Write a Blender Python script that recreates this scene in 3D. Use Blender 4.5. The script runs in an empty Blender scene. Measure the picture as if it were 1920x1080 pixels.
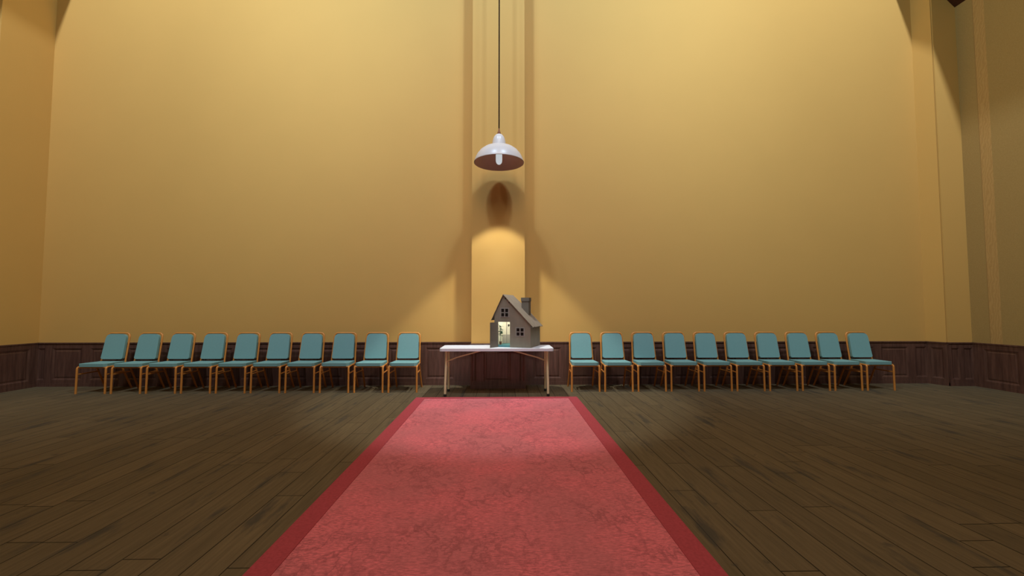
import bpy, bmesh, math, random
from mathutils import Vector, Matrix
random.seed(7)
S = bpy.context.scene
COL = S.collection
PI = math.pi

# ------------------------------------------------------------------ materials
def lin(c):
    return tuple(((x/255)/12.92 if x/255 <= .04045 else ((x/255+.055)/1.055)**2.4) for x in c)

class NT:
    def __init__(s, name):
        s.m = bpy.data.materials.new(name); s.m.use_nodes = True
        s.t = s.m.node_tree; s.b = s.t.nodes['Principled BSDF']
    def n(s, typ, **kw):
        x = s.t.nodes.new(typ)
        for k, v in kw.items():
            if k in x.inputs.keys(): x.inputs[k].default_value = v
            else: setattr(x, k, v)
        return x
    def l(s, a, b): s.t.links.new(a, b)
    def coord(s, scale=(1,1,1), obj=True):
        c = s.n('ShaderNodeTexCoord'); m = s.n('ShaderNodeMapping'); m.inputs['Scale'].default_value = scale
        s.l(c.outputs['Object' if obj else 'Generated'], m.inputs['Vector']); return m.outputs['Vector']
    def noise(s, vec, scale, detail=4, rough=.5):
        x = s.n('ShaderNodeTexNoise'); x.inputs['Scale'].default_value = scale
        x.inputs['Detail'].default_value = detail; x.inputs['Roughness'].default_value = rough
        s.l(vec, x.inputs['Vector']); return x.outputs['Fac']
    def ramp(s, fac, stops):
        r = s.n('ShaderNodeValToRGB'); e = r.color_ramp.elements
        while len(e) < len(stops): e.new(.5)
        for i, (p, c) in enumerate(stops):
            e[i].position = p; e[i].color = (*c, 1) if len(c) == 3 else c
        s.l(fac, r.inputs['Fac']); return r.outputs['Color']
    def mix(s, fac, a, b, mode='MIX'):
        x = s.n('ShaderNodeMix', data_type='RGBA', blend_type=mode)
        for v, i in ((fac, 0), (a, 6), (b, 7)):
            if hasattr(v, 'links') or hasattr(v, 'is_output'): s.l(v, x.inputs[i])
            elif i == 0: x.inputs[0].default_value = v
            else: x.inputs[i].default_value = (*v, 1)
        return x.outputs[2]
    def math(s, op, a, b=0, clamp=False):
        x = s.n('ShaderNodeMath', operation=op, use_clamp=clamp)
        for v, i in ((a, 0), (b, 1)):
            if hasattr(v, 'is_output'): s.l(v, x.inputs[i])
            else: x.inputs[i].default_value = v
        return x.outputs[0]
    def bump(s, h, strength=.2, dist=.01):
        x = s.n('ShaderNodeBump'); x.inputs['Strength'].default_value = strength; x.inputs['Distance'].default_value = dist
        s.l(h, x.inputs['Height']); s.l(x.outputs['Normal'], s.b.inputs['Normal'])
    def fin(s, col=None, rough=.6, metal=0, spec=.5):
        if col is not None:
            if hasattr(col, 'is_output'): s.l(col, s.b.inputs['Base Color'])
            else: s.b.inputs['Base Color'].default_value = (*col, 1)
        s.b.inputs['Roughness'].default_value = rough
        s.b.inputs['Metallic'].default_value = metal
        s.b.inputs['Specular IOR Level'].default_value = spec
        return s.m

def tint(base, k): return tuple(min(1, c*k) for c in base)

def soft(name, base, rough=.7, scale=6, amp=.06, metal=0, spec=.4, stretch=(1,1,1), bump=0):
    t = NT(name); v = t.coord(stretch); f = t.noise(v, scale, 5)
    c = t.ramp(f, [(.3, tint(base, 1-amp)), (.7, tint(base, 1+amp))])
    if bump: t.bump(f, bump, .004)
    return t.fin(c, rough, metal, spec)

def wood(name, dark, light, rough=.45, stretch=(1,1,.08), scale=28):
    t = NT(name); v = t.coord(stretch); f = t.noise(v, scale, 8, .65)
    g = t.noise(t.coord((1, 1, .3)), 2.2, 3)
    c = t.ramp(f, [(.3, dark), (.72, light)])
    c = t.mix(t.math('MULTIPLY', g, .5), c, dark)
    t.bump(f, .15, .002)
    return t.fin(c, rough, 0, .4)

WALL = (.68, .380, .106)
M = {}
M['wall'] = soft('painted_wall', WALL, .8, 1.3, .012, spec=.2)
M['walnut'] = wood('dark_walnut', lin((76,50,42)), lin((124,86,72)), .28)
M['brownwood'] = wood('roof_timber', lin((60,30,18)), lin((90,48,30)), .6)
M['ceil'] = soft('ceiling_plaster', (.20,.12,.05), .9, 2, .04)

def wallpaper():
    t = NT('striped_wallpaper')
    c = t.n('ShaderNodeTexCoord'); sp = t.n('ShaderNodeSeparateXYZ'); t.l(c.outputs['Object'], sp.inputs[0])
    y = sp.outputs['Y']
    # bands .17 m wide, starting at y = 6.975, repeating every .73 m
    f = t.math('FRACT', t.math('DIVIDE', t.math('SUBTRACT', y, 6.975-7.3*2), .73))
    band = t.math('LESS_THAN', f, .235)
    edge = t.math('LESS_THAN', t.math('ABSOLUTE', t.math('SUBTRACT', f, .1175)), .1325)
    v = t.coord((1, 1, .55))
    w = t.n('ShaderNodeTexWave', wave_type='RINGS', rings_direction='X'); w.inputs['Scale'].default_value = 7
    w.inputs['Distortion'].default_value = 9; w.inputs['Detail'].default_value = 2; w.inputs['Detail Scale'].default_value = 1.6
    t.l(v, w.inputs['Vector'])
    grain = t.noise(t.coord(), 60, 3)
    base = t.ramp(grain, [(.3, (.385,.240,.083)), (.7, (.43,.275,.098))])
    bandc = t.ramp(w.outputs['Fac'], [(0, (.47,.270,.092)), (1, (.53,.315,.112))])
    col = t.mix(edge, base, (.35,.205,.072))
    col = t.mix(band, col, bandc)
    return t.fin(col, .8, 0, .2)
M['paper'] = wallpaper()

def floor_mat():
    t = NT('plank_floor')
    c = t.n('ShaderNodeTexCoord'); m = t.n('ShaderNodeMapping'); m.inputs['Rotation'].default_value = (0, 0, PI/2)
    t.l(c.outputs['Object'], m.inputs['Vector']); v = m.outputs['Vector']
    def brick(c1, c2, mort, ms):
        b = t.n('ShaderNodeTexBrick'); b.offset = .37; b.offset_frequency = 2; b.squash = 1
        b.inputs['Scale'].default_value = 1; b.inputs['Brick Width'].default_value = 1.55
        b.inputs['Row Height'].default_value = .205; b.inputs['Mortar Size'].default_value = ms
        b.inputs['Mortar Smooth'].default_value = .3
        b.inputs['Color1'].default_value = (*c1, 1); b.inputs['Color2'].default_value = (*c2, 1); b.inputs['Mortar'].default_value = (*mort, 1)
        b.inputs['Bias'].default_value = 0
        # uneven board ends: shift each row lengthwise
        sp = t.n('ShaderNodeSeparateXYZ'); t.l(v, sp.inputs[0])
        row = t.math('FLOOR', t.math('DIVIDE', sp.outputs['Y'], .205))
        wn = t.n('ShaderNodeTexWhiteNoise', noise_dimensions='1D'); t.l(row, wn.inputs['W'])
        xx = t.math('ADD', sp.outputs['X'], t.math('MULTIPLY', wn.outputs['Value'], 1.2))
        cb = t.n('ShaderNodeCombineXYZ'); t.l(xx, cb.inputs[0]); t.l(sp.outputs['Y'], cb.inputs[1])
        t.l(cb.outputs[0], b.inputs['Vector']); return b
    A = (.165, .118, .065); B = (.135, .098, .055)
    b = brick(A, B, (.022, .017, .011), .0040)
    g = t.noise(t.coord((14, .7, 1)), 3, 8, .6)
    col = t.mix(.55, b.outputs['Color'], t.ramp(g, [(.3, (.50,.50,.52)), (.7, (1.15,1.12,1.1))]), 'MULTIPLY')
    # dark worn smears along the boards
    s1 = t.noise(t.coord((5.0, .9, 1)), 1.35, 6, .62)
    sm = t.ramp(s1, [(.57, (0,0,0)), (.67, (1,1,1))])
    s2 = t.noise(t.coord((2.0, 1.6, 1)), 2.6, 4, .6)
    sm2 = t.ramp(s2, [(.66, (0,0,0)), (.72, (1,1,1))])
    col = t.mix(t.math('MULTIPLY', sm, .70), col, (.045, .042, .038))
    col = t.mix(t.math('MULTIPLY', sm2, .6), col, (.050, .045, .038))
    t.bump(b.outputs['Fac'], .3, -.003)
    return t.fin(col, .7, 0, .10)
M['floor'] = floor_mat()

def carpet_mat():
    t = NT('red_damask_pile')
    v = t.coord((1, .62, 1))
    n1 = t.noise(v, 3.4, 5, .62)
    r1 = t.math('ABSOLUTE', t.math('SUBTRACT', n1, .5))
    line = t.ramp(r1, [(0, (1,1,1)), (.028, (0,0,0))])
    n2 = t.noise(t.coord((1.6, 2.4, 1)), 2.3, 6, .68)
    r2 = t.math('ABSOLUTE', t.math('SUBTRACT', n2, .47))
    line2 = t.ramp(r2, [(0, (1,1,1)), (.020, (0,0,0))])
    gate = t.ramp(t.noise(t.coord((1,1,1)), 1.5, 2), [(.40, (.15,.15,.15)), (.58, (1,1,1))])
    gr = t.noise(t.coord((26, 95, 1)), 1, 6, .72)
    med = t.noise(t.coord((7, 16, 1)), 1, 5, .65)
    big = t.noise(t.coord((1, .8, 1)), 1.6, 3)
    base = t.ramp(gr, [(.34, (.45,.105,.120)), (.62, (.88,.205,.25))])
    base = t.mix(t.math('MULTIPLY', t.ramp(big, [(.42,(1,1,1)), (.60,(0,0,0))]), .40), base, (.44,.15,.165))
    base = t.mix(t.math('MULTIPLY', t.ramp(med, [(.56,(0,0,0)), (.70,(1,1,1))]), .45), base, (.30,.085,.10))
    lines = t.math('MAXIMUM', line, line2)
    col = t.mix(t.math('MULTIPLY', t.math('MULTIPLY', lines, gate), .50), base, (.24,.06,.07))
    t.bump(gr, .35, .006)
    return t.fin(col, .95, 0, .1)
M['carpet'] = carpet_mat()
M['border'] = soft('red_carpet_border', (.41,.062,.080), .95, 60, .12, spec=.1)
M['teal'] = soft('teal_fabric', (.215,.395,.39), .9, 40, .02, spec=.12)
M['copper'] = soft('orange_bronze_metal', (.72,.27,.055), .42, 12, .08, metal=.10, spec=.5)
M['white'] = soft('white_plastic', (.80,.80,.88), .5, 20, .02)
M['beige'] = soft('beige_enamel', (.70,.56,.33), .4, 20, .03)
M['black'] = soft('black_rubber', (.02,.016,.014), .6, 20, .05)
M['card'] = soft('brown_cardboard', (.235,.200,.148), .85, 9, .10, stretch=(1,1,.4))
M['cardroof'] = soft('pale_cardboard', (.24,.185,.14), .85, 12, .10)
M['cardgrey'] = soft('grey_cardboard', (.125,.10,.078), .85, 9, .08)
M['frame'] = soft('grey_window_trim', (.27,.245,.215), .7, 30, .05)
M['pane'] = soft('dark_window_pane', (.012,.010,.009), .4, 30, .05)
M['enamel'] = soft('white_enamel', (.74,.68,.66), .32, 10, .02, spec=.5)
M['inner'] = soft('brown_enamel_lining', (.62,.42,.33), .5, 10, .03)
M['cord'] = soft('dark_brown_cord', (.020,.010,.005), .8, 60, .1, spec=.05)
M['socket'] = soft('brown_copper', (.22,.075,.035), .5, 20, .05, metal=.2, spec=.3)
M['cream'] = soft('cream_plaster', (.80,.76,.62), .8, 30, .03)
M['greypanel'] = soft('grey_panelling', (.50,.45,.40), .7, 40, .08, stretch=(1,1,.2))
M['tealfloor'] = soft('teal_carpet', (.10,.28,.30), .9, 60, .08)
M['leaf'] = soft('green_leaf', (.035,.14,.075), .5, 60, .25)
M['pot'] = soft('clay_pot', (.25,.12,.07), .7, 30, .06)
M['iron'] = soft('dark_iron', (.03,.026,.02), .5, 30, .06)
t = NT('frosted_bulb'); t.b.inputs['Emission Color'].default_value = (.86,.95,1,1); t.b.inputs['Emission Strength'].default_value = .62
M['bulb'] = t.fin((.35,.36,.36), .35)

# ------------------------------------------------------------------ mesh helpers
def box(bm, a, b):
    a, b = Vector(a), Vector(b)
    vs = [bm.verts.new((x, y, z)) for x in (a.x, b.x) for y in (a.y, b.y) for z in (a.z, b.z)]
    for f in ((0,1,3,2),(4,6,7,5),(0,4,5,1),(2,3,7,6),(0,2,6,4),(1,5,7,3)):
        bm.faces.new([vs[i] for i in f])

def prism(bm, pts, d, flip=False):
    """pts: list of 3-D points of a planar polygon; d: extrusion vector"""
    d = Vector(d); a = [bm.verts.new(p) for p in pts]; b = [bm.verts.new(Vector(p)+d) for p in pts]
    bm.faces.new(a[::-1]); bm.faces.new(b)
    n = len(a)
    for i in range(n): bm.faces.new((a[i], a[(i+1) % n], b[(i+1) % n], b[i]))

def tube(bm, pts, r, seg=10, caps=True, closed=False):
    pts = [Vector(p) for p in pts]; rings = []; n = len(pts)
    up = None
    for i, p in enumerate(pts):
        if closed: tan = (pts[(i+1) % n]-pts[i-1]).normalized()
        else: tan = (pts[min(i+1, n-1)]-pts[max(i-1, 0)]).normalized()
        if up is None:
            up = tan.orthogonal().normalized()
        else:
            up = (up-tan*up.dot(tan)).normalized()
        s = tan.cross(up); rr = r[i] if isinstance(r, (list, tuple)) else r
        rings.append([bm.verts.new(p+(up*math.cos(2*PI*k/seg)+s*math.sin(2*PI*k/seg))*rr) for k in range(seg)])
    for i in range(n if closed else n-1):
        A, B = rings[i], rings[(i+1) % n]
        for k in range(seg): bm.faces.new((A[k], A[(k+1) % seg], B[(k+1) % seg], B[k]))
    if caps and not closed:
        bm.faces.new(rings[0][::-1]); bm.faces.new(rings[-1])

def arc(c, a, b, n=6):
    """quadratic corner from a to b about control c"""
    a, b, c = Vector(a), Vector(b), Vector(c)
    return [a*(1-t)**2+c*2*t*(1-t)+b*t*t for t in [i/n for i in range(n+1)]]

def lathe(bm, prof, seg=48, cap0=False, cap1=False, c=(0,0,0)):
    rings = []
    for r, z in prof:
        rings.append([bm.verts.new((c[0]+r*math.cos(2*PI*k/seg), c[1]+r*math.sin(2*PI*k/seg), c[2]+z)) for k in range(seg)])
    for A, B in zip(rings, rings[1:]):
        for k in range(seg): bm.faces.new((A[k], A[(k+1) % seg], B[(k+1) % seg], B[k]))
    if cap0: bm.faces.new(rings[0])
    if cap1: bm.faces.new(rings[-1])

def bevel(bm, w, seg=2, angle=30):
    es = [e for e in bm.edges if len(e.link_faces) == 2 and e.calc_face_angle(0) > math.radians(angle)]
    bmesh.ops.bevel(bm, geom=es, offset=w, segments=seg, affect='EDGES', profile=.5, clamp_overlap=True)

def obj(name, bm, mat, parent=None, smooth=True, kind=None, label=None):
    bmesh.ops.remove_doubles(bm, verts=bm.verts, dist=1e-6)
    bmesh.ops.recalc_face_normals(bm, faces=bm.faces)
    me = bpy.data.meshes.new(name); bm.to_mesh(me); bm.free()
    me.materials.append(mat)
    for p in me.polygons: p.use_smooth = smooth
    if smooth:
        try: me.set_sharp_from_angle(angle=math.radians(38))
        except Exception: pass
    o = bpy.data.objects.new(name, me); COL.objects.link(o)
    if parent: o.parent = parent
    if kind: o['kind'] = kind
    if label: o['label'] = label
    return o

def thing(name, label, cat, loc=(0,0,0), rz=0, group=None):
    o = bpy.data.objects.new(name, None); COL.objects.link(o)
    o.location = loc; o.rotation_euler = (0, 0, rz); o.empty_display_size = .1
    o['label'] = label; o['category'] = cat
    if group: o['group'] = group
    return o
def tag(o, label, cat, group=None):
    o['label'] = label; o['category'] = cat
    if group: o['group'] = group
    return o
def struct(name, bm, mat, smooth=False, parent=None): return obj(name, bm, mat, parent, smooth, None if parent else 'structure')
def BM(): return bmesh.new()

# ------------------------------------------------------------------ room shell
YB = 7.73; XL, XR = -8.60, 8.32; YF = -6.0; ZC = 13.2
b = BM(); box(b, (XL-.3, YF-.3, -.2), (XR+.6, YB+.3, 0)); struct('floor', b, M['floor'])
b = BM(); box(b, (XL-.3, YF-.3, ZC), (XR+.6, YB+.3, ZC+.2)); struct('ceiling', b, M['ceil'])
b = BM(); box(b, (XL-.3, YB, 0), (XR+.6, YB+.3, ZC)); struct('wall_back', b, M['wall'])
b = BM(); box(b, (XL-.3, YF-.3, 0), (XR+.6, YF, ZC)); struct('wall_front', b, M['brownwood'])
b = BM(); box(b, (XL-.3, YF, 0), (XL, YB, ZC)); struct('wall_left', b, M['wall'])
b = BM(); box(b, (XR, YF, 0), (XR+.3, YB, ZC)); struct('wall_right', b, M['paper'])
# left pier (flat face toward the room, return running back to the alcove)
b = BM(); prism(b, [(-8.13,6.905,0), (-8.13,YB,0), (XL,YB,0), (XL,6.905,0)], (0,0,ZC)); struct('trim_1', b, M['wall'])
# right pier with its canted return and the narrow open joint beside it
b = BM(); prism(b, [(7.775,YB,0), (7.868,7.452,0), (7.880,7.485,0), (7.886,7.440,0), (XR,7.440,0), (XR,YB,0)], (0,0,ZC)); struct('trim_2', b, M['wall'])
# central pilaster
PL, PR, PY = -.532, .386, 7.372
b = BM(); box(b, (PL, PY, 0), (PR, YB, ZC)); bevel(b, .006, 2); struct('trim_3', b, M['wall'])
# sloping timber covings under the clerestory, and the clerestory walls
TR, TL = 7.31, -7.62
b = BM(); prism(b, [(XR,YF,6.90), (XR,YF,8.6), (TR,YF,8.6), (TR,YF,7.91)], (0,7.438-YF,0)); struct('trim_4', b, M['brownwood'])
b = BM(); prism(b, [(XL,YF,6.93), (XL,YF,8.6), (TL,YF,8.6), (TL,YF,7.91)], (0,6.90-YF,0)); struct('trim_5', b, M['brownwood'])
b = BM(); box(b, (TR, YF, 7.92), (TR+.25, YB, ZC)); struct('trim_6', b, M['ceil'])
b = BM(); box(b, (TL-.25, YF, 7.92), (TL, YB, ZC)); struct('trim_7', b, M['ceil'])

# ------------------------------------------------------------------ wainscot
ZT = .765
def wainscot(name, p0, p1, panels, zt=ZT, h0=.115, h1=.665):
    """panelled boarding from p0 to p1 along a wall (room on the left-hand side of travel reversed: normal given by rotation)"""
    p0, p1 = Vector((*p0, 0)), Vector((*p1, 0)); L = (p1-p0).length; u = (p1-p0)/L; n = Vector((u.y, -u.x, 0))
    T = .016; D = .004
    b = BM()
    def P(s, t, z): return p0+u*s+n*t+Vector((0,0,z))
    def bx(s0, s1, t0, t1, z0, z1):
        vs = [b.verts.new(P(s, t, z)) for s in (s0, s1) for t in (t0, t1) for z in (z0, z1)]
        for f in ((0,1,3,2),(4,6,7,5),(0,4,5,1),(2,3,7,6),(0,2,6,4),(1,5,7,3)): b.faces.new([vs[i] for i in f])
    bx(0, L, 0, D, 0, zt-.01)                       # backing
    bx(0, L, D, T, 0, h0); bx(0, L, D, T, h1, zt-.02)  # rails
    s = 0
    for a, c in panels+[(L, L)]:
        if a-s > .004: bx(s, a, D, T, h0, h1)      # stile
        s = c
    bx(0, L, 0, T+.004, 0, .055)                     # plinth
    bx(-.0, L, 0, T+.012, zt-.022, zt)               # ledge
    for a, c in panels:                            # bevelled moulding round each recess + raised field
        w = .027
        o = [(a,h0),(c,h0),(c,h1),(a,h1)]; i = [(a+w,h0+w),(c-w,h0+w),(c-w,h1-w),(a+w,h1-w)]
        A = [b.verts.new(P(x, T, z)) for x, z in o]; B = [b.verts.new(P(x, D+.001, z)) for x, z in i]
        for k in range(4): b.faces.new((A[k], A[(k+1) % 4], B[(k+1) % 4], B[k]))
        w2 = .055
        if c-a > .25:
            C = [(a+w+.012,h0+w+.012),(c-w-.012,h0+w+.012),(c-w-.012,h1-w-.012),(a+w+.012,h1-w-.012)]
            E_ = [(a+w2,h0+w2),(c-w2,h0+w2),(c-w2,h1-w2),(a+w2,h1-w2)]
            A = [b.verts.new(P(x, D+.001, z)) for x, z in C]; B = [b.verts.new(P(x, .011, z)) for x, z in E_]
            for k in range(4): b.faces.new((A[k], A[(k+1) % 4], B[(k+1) % 4], B[k]))
            b.faces.new(B)
    return struct(name, b, M['walnut'])
x0 = -8.13
pan = [(-8.125-x0+.005, -7.993-x0)]
k = -7.865
while k < -.8: pan.append((k-x0, min(k+.5, PL-.03)-x0)); k += .65
wainscot('trim_8', (x0, YB), (PL, YB), pan)
x0 = PR; pan = []; k = .554
while k < 7.0: pan.append((k-x0, k+.5-x0)); k += .636
pan.append((7.55-x0, 7.76-x0)); wainscot('trim_9', (x0, YB), (7.776, YB), pan)
wainscot('trim_10', (PL-.014, PY), (PR+.014, PY), [(.02,.10), (.225,.69), (.84,.92)])
wainscot('trim_11', (7.776, YB), (7.872, 7.440), [(.07,.25)])
wainscot('trim_12', (7.868, 7.440), (XR, 7.440), [(.05,.19), (.27,.43)])
pan = []; s = 7.440-7.25
while s < 12.5: pan.append((s, s+.50)); s += .65
wainscot('trim_13', (XR, 7.440), (XR, YF), pan)
wainscot('trim_14', (-8.13, 6.905), (-8.13, YB), [(.04,.68)])
wainscot('trim_15', (XL, 6.905), (-8.115, 6.905), [(.08,.40)])
wainscot('trim_16', (XL, YF), (XL, 6.905), [(.1+.65*i, .6+.65*i) for i in range(19)])
wainscot('trim_17', (PL, PY+.01), (PL, YB), []) if False else None

# ------------------------------------------------------------------ carpet
CX0, CX1, CY1, CY0 = -1.306, 1.138, 6.607, -4.5
c = thing('carpet_runner', 'long red carpet runner on the plank floor leading up to the white folding table', 'carpet', (0, 0, 0))
b = BM(); box(b, (CX0+.10, CY0+.1, .0), (CX1-.10, CY1-.07, .009)); obj('carpet_field', b, M['carpet'], c, False, label='faded red patterned pile in the middle of the carpet')
b = BM()
o_ = [(CX0,CY0),(CX1,CY0),(CX1,CY1),(CX0,CY1)]; i_ = [(CX0+.142,CY0+.14),(CX1-.142,CY0+.14),(CX1-.142,CY1-.092),(CX0+.142,CY1-.092)]
for z in (0, .013):
    A = [b.verts.new((x, y, z)) for x, y in o_]; B = [b.verts.new((x, y, z)) for x, y in i_]
    for q in range(4): b.faces.new((A[q], A[(q+1) % 4], B[(q+1) % 4], B[q]))
    if z == 0: A0, B0 = A, B
for q in range(4):
    b.faces.new((A0[q], A0[(q+1) % 4], A[(q+1) % 4], A[q])); b.faces.new((B0[q], B0[(q+1) % 4], B[(q+1) % 4], B[q]))
obj('carpet_border', b, M['border'], c, False, label='plain dark red border band of the carpet')

# ------------------------------------------------------------------ chairs
def slab(b, outline, z0, z1):
    prism(b, [(x, y, z0) for x, y in outline], (0, 0, z1-z0))

def make_chair():
    t = thing('banquet_chair', 'x', 'chair')
    b = BM()
    slab(b, [(-.185,-.272),(.185,-.272),(.222,-.235),(.197,.155),(-.197,.155),(-.222,-.235)], .428, .476)
    bevel(b, .012, 3, 20); obj('seat', b, M['teal'], t)
    # back cushion: rounded-top outline, extruded, then leaned back
    W0, W1, H = .180, .166, .424
    out = [(-W0+.02, 0), (W0-.02, 0), (W0, .02)] + [tuple(p[:2]) for p in arc((W1,H,0), (W1+.003,H-.085,0), (W1-.08,H,0), 7)] \
        + [tuple(p[:2]) for p in arc((-W1,H,0), (-W1+.08,H,0), (-W1-.003,H-.085,0), 7)] + [(-W0, .02)]
    b = BM(); prism(b, [(x, -.030, z) for x, z in out], (0, .042, 0)); bevel(b, .011, 3, 35)
    lean = .20
    sh = Matrix.Translation((0, .110, .507)) @ Matrix.Rotation(-math.atan(lean), 4, 'X')
    bmesh.ops.transform(b, matrix=sh, verts=b.verts); obj('backrest', b, M['teal'], t)
    # back frame: one inverted U of tube
    def bp(x, z): return (x, .100+(z-.45)*lean+.018, z)
    left = [bp(-.200, .43), bp(-.194, .62), bp(-.187, .86)] + arc(bp(-.184,.938), bp(-.186,.868), bp(-.115,.938), 8)
    right = [Vector((-p[0], p[1], p[2])) for p in left][::-1]
    b = BM(); tube(b, left+right, .0135, 12)
    tube(b, [bp(-.198,.455), bp(.198,.455)], .008, 8); obj('back_frame', b, M['copper'], t)
    # seat frame: side rails, front and rear bars
    b = BM()
    for s in (-1, 1):
        tube(b, [(s*.224,-.228,.420), (s*.216,-.10,.424), (s*.200,.125,.430)], .0125, 10)
        box(b, (s*.203-.006, .03, .398), (s*.203+.006, .06, .43))
    tube(b, [(-.222,-.252,.4165), (.222,-.252,.4165)], .0115, 10)
    tube(b, [(-.200,.12,.420), (.200,.12,.420)], .009, 8)
    obj('seat_frame', b, M['copper'], t)
    for s in (-1, 1):
        b = BM(); tube(b, [(s*.228,-.262,0), (s*.227,-.260,.20), (s*.226,-.259,.385)] + arc((s*.226,-.259,.421), (s*.226,-.259,.385), (s*.2245,-.222,.421), 6)[1:], .0155, 12)
        obj('leg', b, M['copper'], t)
        b = BM(); tube(b, [(s*.205,.040,.415), (s*.209,.10,.29), (s*.217,.245,0)], .0145, 12); obj('leg', b, M['copper'], t)
        b = BM(); tube(b, [(s*.227,-.258,.305), (s*.207,.088,.313)], .0105, 8); obj('stretcher', b, M['copper'], t)
    return t

def copy_tree(o, parent=None):
    c = o.copy(); COL.objects.link(c)
    if parent: c.parent = parent
    for ch in list(o.children): copy_tree(ch, c)
    return c

ordn = {1:'first',2:'second',3:'third',4:'fourth',5:'fifth',6:'sixth',7:'seventh',8:'eighth',9:'ninth',10:'tenth'}
def chair_label(side, k):
    """k = 1 is the chair next to the table"""
    if k == 1: return f'teal padded chair nearest the white table on its {side} side'
    if k == 10: return f'teal padded chair at the far {side} end of the row, nearest the corner'
    if k == 9: return f'teal padded chair second from the far {side} end of the row against the wainscot'
    return f'teal padded chair with bronze frame, {ordn[k]} from the white table in the {side} row'
proto = make_chair(); first = True
YC = 7.312
for side in ('left', 'right'):
    for k in range(1, 11):
        x = (-1.618-(k-1)*.5503) if side == 'left' else (1.365+(k-1)*.5476)
        o = proto if first else copy_tree(proto); first = False
        o.location = (x, YC, 0); o['label'] = chair_label(side, k); o['group'] = 'teal banquet chairs left of the table' if side == 'left' else 'teal banquet chairs right of the table'

# ------------------------------------------------------------------ folding table
TZ = .740
t = thing('folding_table', 'white-topped folding table with beige tube legs standing before the central pilaster', 'table', (-.0875, 7.005, 0))
b = BM(); hx, hy, r = .888, .328, .05
out = []
for cx, cy, a0 in ((hx-r, hy-r, 0), (-hx+r, hy-r, 90), (-hx+r, -hy+r, 180), (hx-r, -hy+r, 270)):
    out += [(cx+r*math.cos(math.radians(a0+q*15)), cy+r*math.sin(math.radians(a0+q*15))) for q in range(7)]
slab(b, out, TZ-.042, TZ); bevel(b, .012, 3, 40); obj('tabletop', b, M['white'], t)
for s in (-1, 1):
    fx, bx_ = .797*s, .795*s
    for (y0, y1, xt) in ((-.300, -.205, .797), (.127, .06, .788)):
        b = BM(); tube(b, [(.797*s, y0, .028), (.797*s, y0*.75+y1*.25, .22), (xt*s, y1, .50), (xt*s, y1, TZ-.045)], .0185, 14)
        lg = obj('leg', b, M['beige'], t)
        b = BM(); lathe(b, [(.020,0),(.0225,.004),(.0225,.036),(.019,.042)], 16, True, True, (.797*s, y0, 0)); obj('foot_cap', b, M['black'], lg, label='black rubber foot cap')
    b = BM(); tube(b, [(.792*s, -.205, .520), (.792*s, .06, .520)], .009, 8); tube(b, [(.797*s,-.27,.12),(.797*s,.10,.12)], .006, 8) if False else None
    tube(b, [(.790*s, -.205, .685), (.790*s, .06, .685)], .010, 8); obj('leg_crossbar', b, M['beige'], t)
    b = BM(); tube(b, [(.790*s, -.08, .520), (.652*s, -.08, .575), (.60*s, -.08, .590), (.236*s, -.08, .690)], .0115, 10); obj('brace', b, M['beige'], t)
b = BM(); box(b, (-.035, -.30, TZ-.052), (.035, -.25, TZ-.040)); bevel(b, .003); obj('latch', b, M['iron'], t, label='small dark latch under the tabletop edge')

# ------------------------------------------------------------------ cardboard house (local: x along the front, y to the back)
RZ = -math.radians(20)
hs = thing('cardboard_house', 'brown cardboard model house with chimney and open door, on the white folding table', 'model house', (-.1003, 6.9517, TZ), RZ)
X0, X1, DP = -.032, .577, .57
AX, AZ = .125, .842
def roofz(x): return AZ-2.03*(AX-x) if x < AX else AZ-1.04*(x-AX)
DX0, DX1, DH = .032, .234, .405
TH = .008
def with_holes(bm, outline, holes, y0, y1):
    """front sheet with rectangular holes, built as x-strips"""
    xs = sorted(set([p for p in outline] + [v for h in holes for v in (h[0], h[1])]))
    for xa, xb in zip(xs, xs[1:]):
        xm = (xa+xb)/2; hh = sorted([(h[2], h[3]) for h in holes if h[0] < xm < h[1]])
        z = 0; segs = []
        for z0, z1 in hh:
            if z0 > z: segs.append((z, z, z0, z0))
            z = z1
        segs.append((z, z, roofz(xb)-.004, roofz(xa)-.004))
        for za, zb, zc, zd in segs:
            prism(bm, [(xa,y0,za), (xb,y0,zb), (xb,y0,zc), (xa,y0,zd)], (0, y1-y0, 0))
W1 = (.087, .205, .492, .616); W2 = (.347, .463, .191, .307)
b = BM(); with_holes(b, [X0, AX, X1], [(DX0, DX1, 0, DH), W1, W2], 0, TH)
obj('front_wall', b, M['card'], hs, False)
b = BM(); prism(b, [(X0,DP-TH,0),(X1,DP-TH,0),(X1,DP-TH,roofz(X1)-.004),(AX,DP-TH,AZ-.004),(X0,DP-TH,roofz(X0)-.004)], (0,TH,0)); obj('back_wall', b, M['card'], hs, False)
b = BM(); box(b, (X0, TH, 0), (X0+TH, DP-TH, roofz(X0)-.004)); obj('side_wall', b, M['card'], hs, False)
b = BM(); box(b, (X1-TH, TH, 0), (X1, DP-TH, roofz(X1)-.004)); obj('side_wall', b, M['card'], hs, False)
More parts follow.
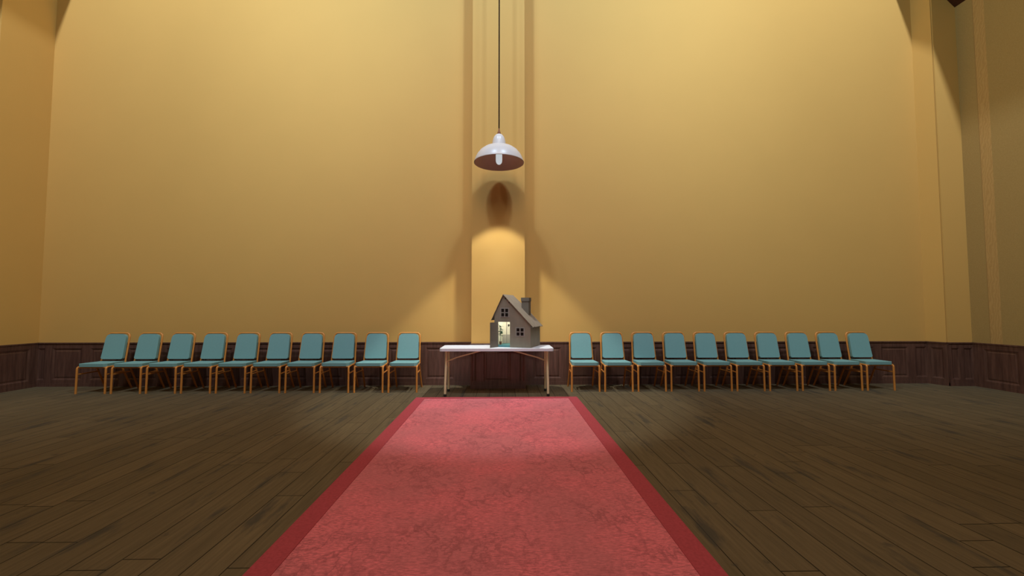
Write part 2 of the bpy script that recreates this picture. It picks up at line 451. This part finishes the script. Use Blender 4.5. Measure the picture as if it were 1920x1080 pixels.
# roof: two sheets, long right one with a slightly wavy lower edge
def roof_sheet(xa, xb, y0, y1, wav):
    b = BM(); nx = 10; ny = 14; g = []
    for i in range(nx+1):
        row = []
        for j in range(ny+1):
            x = xa+(xb-xa)*i/nx; y = y0+(y1-y0)*j/ny
            if i == nx: x += wav*math.sin(j*1.9+.6)
            if j == 0: y += .004*math.sin(i*2.3)
            row.append((x, y, roofz(x)))
        g.append(row)
    d = .007
    T_ = [[b.verts.new((x, y, z+d)) for x, y, z in r_] for r_ in g]; B_ = [[b.verts.new((x, y, z)) for x, y, z in r_] for r_ in g]
    for i in range(nx):
        for j in range(ny):
            b.faces.new((T_[i][j], T_[i+1][j], T_[i+1][j+1], T_[i][j+1])); b.faces.new((B_[i][j], B_[i][j+1], B_[i+1][j+1], B_[i+1][j]))
    for i in range(nx):
        for j in (0, ny): b.faces.new((T_[i][j], B_[i][j], B_[i+1][j], T_[i+1][j]))
    for j in range(ny):
        for i in (0, nx): b.faces.new((T_[i][j], T_[i][j+1], B_[i][j+1], B_[i][j]))
    return b
obj('roof_panel', roof_sheet(AX, .624, -.028, .575, .004), M['cardroof'], hs, False, label='long right roof slope of pale cardboard')
obj('roof_panel', roof_sheet(AX, -.078, -.028, .575, .0), M['card'], hs, False, label='short steep left roof slope')
# small tabs folded under the verge
b = BM()
for x, z in ((.158, .782), (.222, .716)):
    box(b, (x-.008, -.006, z-.008), (x+.010, -.001, z+.008))
obj('roof_tab', b, M['iron'], hs, False, label='small dark slots and tabs under the roof verge')
# chimney
b = BM(); cx0, cx1, cy0, cy1 = .327, .452, .32, .445
prism(b, [(cx0,cy0,roofz(cx0)-.02),(cx1,cy0,roofz(cx1)-.02),(cx1,cy0,.742),(cx0,cy0,.742)], (0,cy1-cy0,0))
ch = obj('chimney', b, M['cardgrey'], hs, False)
b = BM(); e = .006
for z0, z1, dd in ((.742, .802, e),):
    box(b, (cx0-dd, cy0-dd, z0), (cx0+.012, cy1+dd, z1)); box(b, (cx1-.012, cy0-dd, z0), (cx1+dd, cy1+dd, z1))
    box(b, (cx0+.012, cy0-dd, z0), (cx1-.012, cy0+.012, z1)); box(b, (cx0+.012, cy1-.012, z0), (cx1-.012, cy1+dd, z1))
obj('chimney_collar', b, M['cardgrey'], ch, False)
# windows: raised frame, cross bars, dark panes
for (xa, xb, za, zb) in (W1, W2):
    b = BM(); f = .018; y0, y1 = -.007, 0.0
    for q in ((xa-f, xb+f, za-f, za-.001), (xa-f, xb+f, zb+.001, zb+f), (xa-f, xa-.001, za, zb), (xb+.001, xb+f, za, zb)):
        box(b, (q[0], -.003, q[2]), (q[1], .0, q[3]))
    w = .0085; xm, zm = (xa+xb)/2, (za+zb)/2
    for q in ((xa-w, xb+w, za-w, za), (xa-w, xb+w, zb, zb+w), (xa-w, xa, za, zb), (xb, xb+w, za, zb), (xm-w, xm+w, za, zb), (xa, xb, zm-w*.8, zm+w*.8)):
        box(b, (q[0], y0, q[2]), (q[1], .002, q[3]))
    wf = obj('window', b, M['frame'], hs, False, label='small four-paned window in a grey frame')
    b = BM(); box(b, (xa-.004, TH+.001, za-.004), (xb+.004, TH+.004, zb+.004)); obj('pane', b, M['pane'], wf, False)
# door leaf, swung outwards on its left edge
b = BM(); box(b, (-.2, -.004, .002), (0, .004, DH-.006)); bevel(b, .0015, 1)
bmesh.ops.transform(b, matrix=Matrix.Translation((DX0+.002, -.004, 0)) @ Matrix.Rotation(math.radians(52)+0-RZ, 4, 'Z'), verts=b.verts)
dl = obj('door', b, M['cardgrey'], hs, False, label='open cardboard door leaf')
# the little lit room behind the doorway
fl = .030
b = BM(); box(b, (-.02, .010, .001), (.32, .555, fl)); obj('room_floor', b, M['tealfloor'], hs, False, label='teal floor inside the model house')
rA, rB, rC = Vector((-.022, .36)), Vector((.022, .44)), Vector((.316, .545))
def room_wall(nm, p, q, z0, z1, mat, th=.006, proud=0):
    u_ = (q-p).normalized(); n_ = Vector((u_.y, -u_.x)); a = p+n_*proud; c_ = q+n_*proud
    b = BM(); prism(b, [(a.x,a.y,z0), (c_.x,c_.y,z0), (c_.x-n_.x*th, c_.y-n_.y*th, z0), (a.x-n_.x*th, a.y-n_.y*th, z0)], (0,0,z1-z0)); return obj(nm, b, mat, hs, False)
room_wall('room_wall', rA, rB, fl, .46, M['cream']); room_wall('room_wall', rB, rC, fl, .46, M['cream'])
room_wall('room_wall', rC, Vector((.316, .012)), fl, .46, M['cream'])
room_wall('room_wall', Vector((-.022, .012)), rA, fl, .46, M['cream'])
b = BM(); box(b, (-.024, .010, .46), (.32, .55, .466)); obj('room_ceiling', b, M['cream'], hs, False)
room_wall('room_panelling', rA, rB, fl, .165, M['greypanel'], .006, .005); room_wall('room_panelling', rB, rC, fl, .165, M['greypanel'], .006, .005)
room_wall('room_panel_rail', rA, rB, .165, .178, M['greypanel'], .010, .009); room_wall('room_panel_rail', rB, rC, .165, .178, M['greypanel'], .010, .009)
b = BM(); tube(b, [(rB.x+.004, rB.y-.006, fl), (rB.x+.004, rB.y-.006, .46)], .008, 8); obj('room_corner_post', b, M['greypanel'], hs)
b = BM(); mid = rB.lerp(rC, .20); mx, my = mid.x, mid.y-.02
tube(b, [(mx-.02,my,.335),(mx-.012,my,.337),(mx+.02,my-.01,.337),(mx+.036,my-.012,.352)], .0035, 6)
lathe(b, [(.003,-.022),(.013,-.012),(.013,.012),(.003,.02)], 10, True, True, (mx-.02, my, .335)); lathe(b, [(.002,0),(.010,.004),(.006,.012)], 10, True, True, (mx+.038, my-.012, .348))
obj('wall_bracket', b, M['iron'], hs, label='dark bracket on the wall inside the model house')
# plant standing just inside the doorway, on the left
pl = thing('potted_plant', 'tiny green leafy plant just inside the doorway of the cardboard house', 'plant', hs.matrix_world @ Vector((0,0,0)), RZ)
pl.location = Vector((-.1003, 6.9517, TZ+fl)) + Matrix.Rotation(RZ, 3, 'Z') @ Vector((.030, .12, 0))
b = BM(); lathe(b, [(.016,0),(.022,.045),(.025,.05),(.022,.052)], 14, True, True); obj('pot', b, M['pot'], pl)
b = BM(); tube(b, [(0,0,.05),(.004,.002,.12),(-.003,.004,.20),(.004,0,.29)], .003, 6); obj('stem', b, M['leaf'], pl)
b = BM()
for q in range(60):
    z = random.uniform(.15, .31); a = random.uniform(0, 2*PI); L = random.uniform(.035, .062)
    d = Vector((math.cos(a), math.sin(a), random.uniform(-.35, .5))).normalized(); s_ = d.cross(Vector((0,0,1))).normalized()*L*.34
    p0 = Vector((0,0,z)); 
    vs = [b.verts.new(p) for p in (p0, p0+d*L*.45+s_, p0+d*L+Vector((0,0,-.006)), p0+d*L*.45-s_)]
    b.faces.new(vs)
    vs2 = [b.verts.new(p.co+Vector((0,0,-.0015))) for p in vs]; b.faces.new(vs2[::-1])
    for w_ in range(4): b.faces.new((vs[w_], vs[(w_+1) % 4], vs2[(w_+1) % 4], vs2[w_]))
obj('foliage', b, M['leaf'], pl, False)

# ------------------------------------------------------------------ pendant lamp
PX, PYY, RIM = -.059, 6.85, 3.722
lp = thing('pendant_lamp', 'white enamel pendant lamp hanging on a long dark cord above the table', 'lamp', (PX, PYY, RIM))
outer = [(.402,0),(.398,.02),(.383,.07),(.352,.13),(.305,.19),(.245,.235),(.185,.262),(.135,.275),(.112,.283),(.110,.31),(.104,.36),(.094,.40),(.078,.435),(.055,.462),(.030,.475),(.020,.477)]
inn = [(max(r_-.006,.012), z-.006 if i else 0) for i, (r_, z) in enumerate(outer)]
b = BM(); lathe(b, outer, 72); lathe(b, [(.402,0),(.406,.001),(.406,.008),(.401,.010)], 72); obj('lamp_shade', b, M['enamel'], lp, label='white enamel dome shade')
b = BM(); lathe(b, inn[:9]+[(.015,.285)], 72, False, True); obj('shade_lining', b, M['inner'], lp, label='brown inside of the lamp shade')
b = BM(); lathe(b, [(.004,-.028),(.022,-.022),(.040,-.006),(.050,.022),(.052,.05),(.052,.13),(.045,.17),(.028,.20),(.022,.21)], 32, True, True); obj('light_bulb', b, M['bulb'], lp, label='frosted white light bulb')
b = BM(); lathe(b, [(.03,.20),(.03,.284)], 20, True, True); obj('bulb_socket', b, M['iron'], lp)
b = BM(); lathe(b, [(.027,.470),(.026,.500),(.020,.515),(.013,.535),(.010,.565),(.009,.575)], 24, True, True); obj('cord_grip', b, M['socket'], lp, label='copper coloured cord grip')
b = BM(); tube(b, [(0,0,.57), (0,0,ZC-RIM-.02)], .0105, 10); obj('cord', b, M['cord'], lp)
b = BM(); lathe(b, [(.012,-.06),(.07,-.03),(.08,0)], 24, True, True, (0,0,ZC-RIM)); obj('ceiling_rose', b, M['copper'], lp)

# ------------------------------------------------------------------ lights
def spot(name, loc, target, watts, size, blend, col, rad):
    d = bpy.data.lights.new(name, 'SPOT'); d.energy = watts; d.spot_size = math.radians(size); d.spot_blend = blend
    d.color = col; d.shadow_soft_size = rad
    o = bpy.data.objects.new(name, d); COL.objects.link(o); o.location = loc
    o.rotation_euler = (Vector(target)-Vector(loc)).to_track_quat('-Z', 'Y').to_euler(); return o
def area(name, loc, target, watts, sx, sy, col):
    d = bpy.data.lights.new(name, 'AREA'); d.energy = watts; d.shape = 'RECTANGLE'; d.size = sx; d.size_y = sy; d.color = col
    o = bpy.data.objects.new(name, d); COL.objects.link(o); o.location = loc
    o.rotation_euler = (Vector(target)-Vector(loc)).to_track_quat('-Z', 'Y').to_euler(); return o
WH = (.89, 1.05, 1.18); WI = (.84, 1.12, 1.45)
K = .30
for s in (-1, 1):
    spot('hall_spot_outer', ((6.25 if s > 0 else -6.60), 2.3, 11.35), (s*6.9, 7.3, 6.6), 6500*K, 92, 1, WH, .10)
    spot('hall_spot_middle', (s*3.6-.07, 2.0, 11.6), (s*3.0, 7.73, 7.2), 2050*K, 76, 1, WI, .30)
    spot('hall_spot_inner', (s*2.5-.07, 2.0, 11.9), (s*1.0, 7.73, 7.2), 4700*K, 72, 1, WI, .38)
    spot('cross_fill_spot', (-s*3.0, .5, 11.4), (s*8.3, 6.6, 5.6), 7300*K, 64, 1, (.80, 1.06, 1.05), .5)  # added fill spots brightening the side walls and returns, no fixture of the hall
pb = spot('pendant_beam', (PX, PYY, 3.34), (PX, PYY, 0), 76, 87, .26, (.92, 1, .93), .05)
pb.data.use_nodes = True; nt = pb.data.node_tree; em = nt.nodes['Emission']      # gentle distance falloff of the reflector lamp
fo = nt.nodes.new('ShaderNodeLightFalloff'); fo.inputs['Strength'].default_value = 1.0; nt.links.new(fo.outputs['Linear'], em.inputs['Strength'])
area('overhead_fill', (0, 2.0, 7.2), (0, 2.0, 0), 185, 2.5, 4, (1, .86, .72))  # unseen fill panel added to lift carpet and floor, hangs free below the ceiling
spot('front_fill_spot', (0, -5.2, 2.5), (-.08, 7.3, .45), 520, 19, 1, (1, .93, .82), .3)  # added fill from behind the camera for the pilaster base under the table
area('front_fill_area', (0, -4.5, 7.5), (0, 5.0, 0.0), 12, 5, 3, (1, .80, .58))  # faint soft fill added behind the camera for front-facing surfaces
pt = bpy.data.lights.new('house_interior_light', 'POINT'); pt.energy = 1.7; pt.color = (1, .98, .88); pt.shadow_soft_size = .03
o = bpy.data.objects.new('house_interior_light', pt); COL.objects.link(o)
o.location = Vector((-.1003, 6.9517, TZ)) + Matrix.Rotation(RZ, 3, 'Z') @ Vector((.19, .25, .43))

w = bpy.data.worlds.new('World'); S.world = w; w.use_nodes = True
w.node_tree.nodes['Background'].inputs['Color'].default_value = (.5, .4, .25, 1); w.node_tree.nodes['Background'].inputs['Strength'].default_value = .02

# ------------------------------------------------------------------ camera
cd = bpy.data.cameras.new('camera'); cam = bpy.data.objects.new('camera', cd); COL.objects.link(cam)
cd.sensor_width = 36; cd.lens = 802.84/1920*36; cd.clip_end = 100; cd.clip_start = .05
cam.location = (0, 0, 1.35)
cam.rotation_euler = (PI/2+math.radians(2.8307), 0, -math.radians(1.2749))
S.camera = cam

S.view_settings.view_transform = 'Standard'; S.view_settings.look = 'None'; S.view_settings.gamma = 1
S.view_settings.use_curve_mapping = False; S.view_settings.exposure = -0.10
S.cycles.max_bounces = 8; S.cycles.diffuse_bounces = 3; S.cycles.use_denoising = True
S.cycles.sample_clamp_indirect = 4
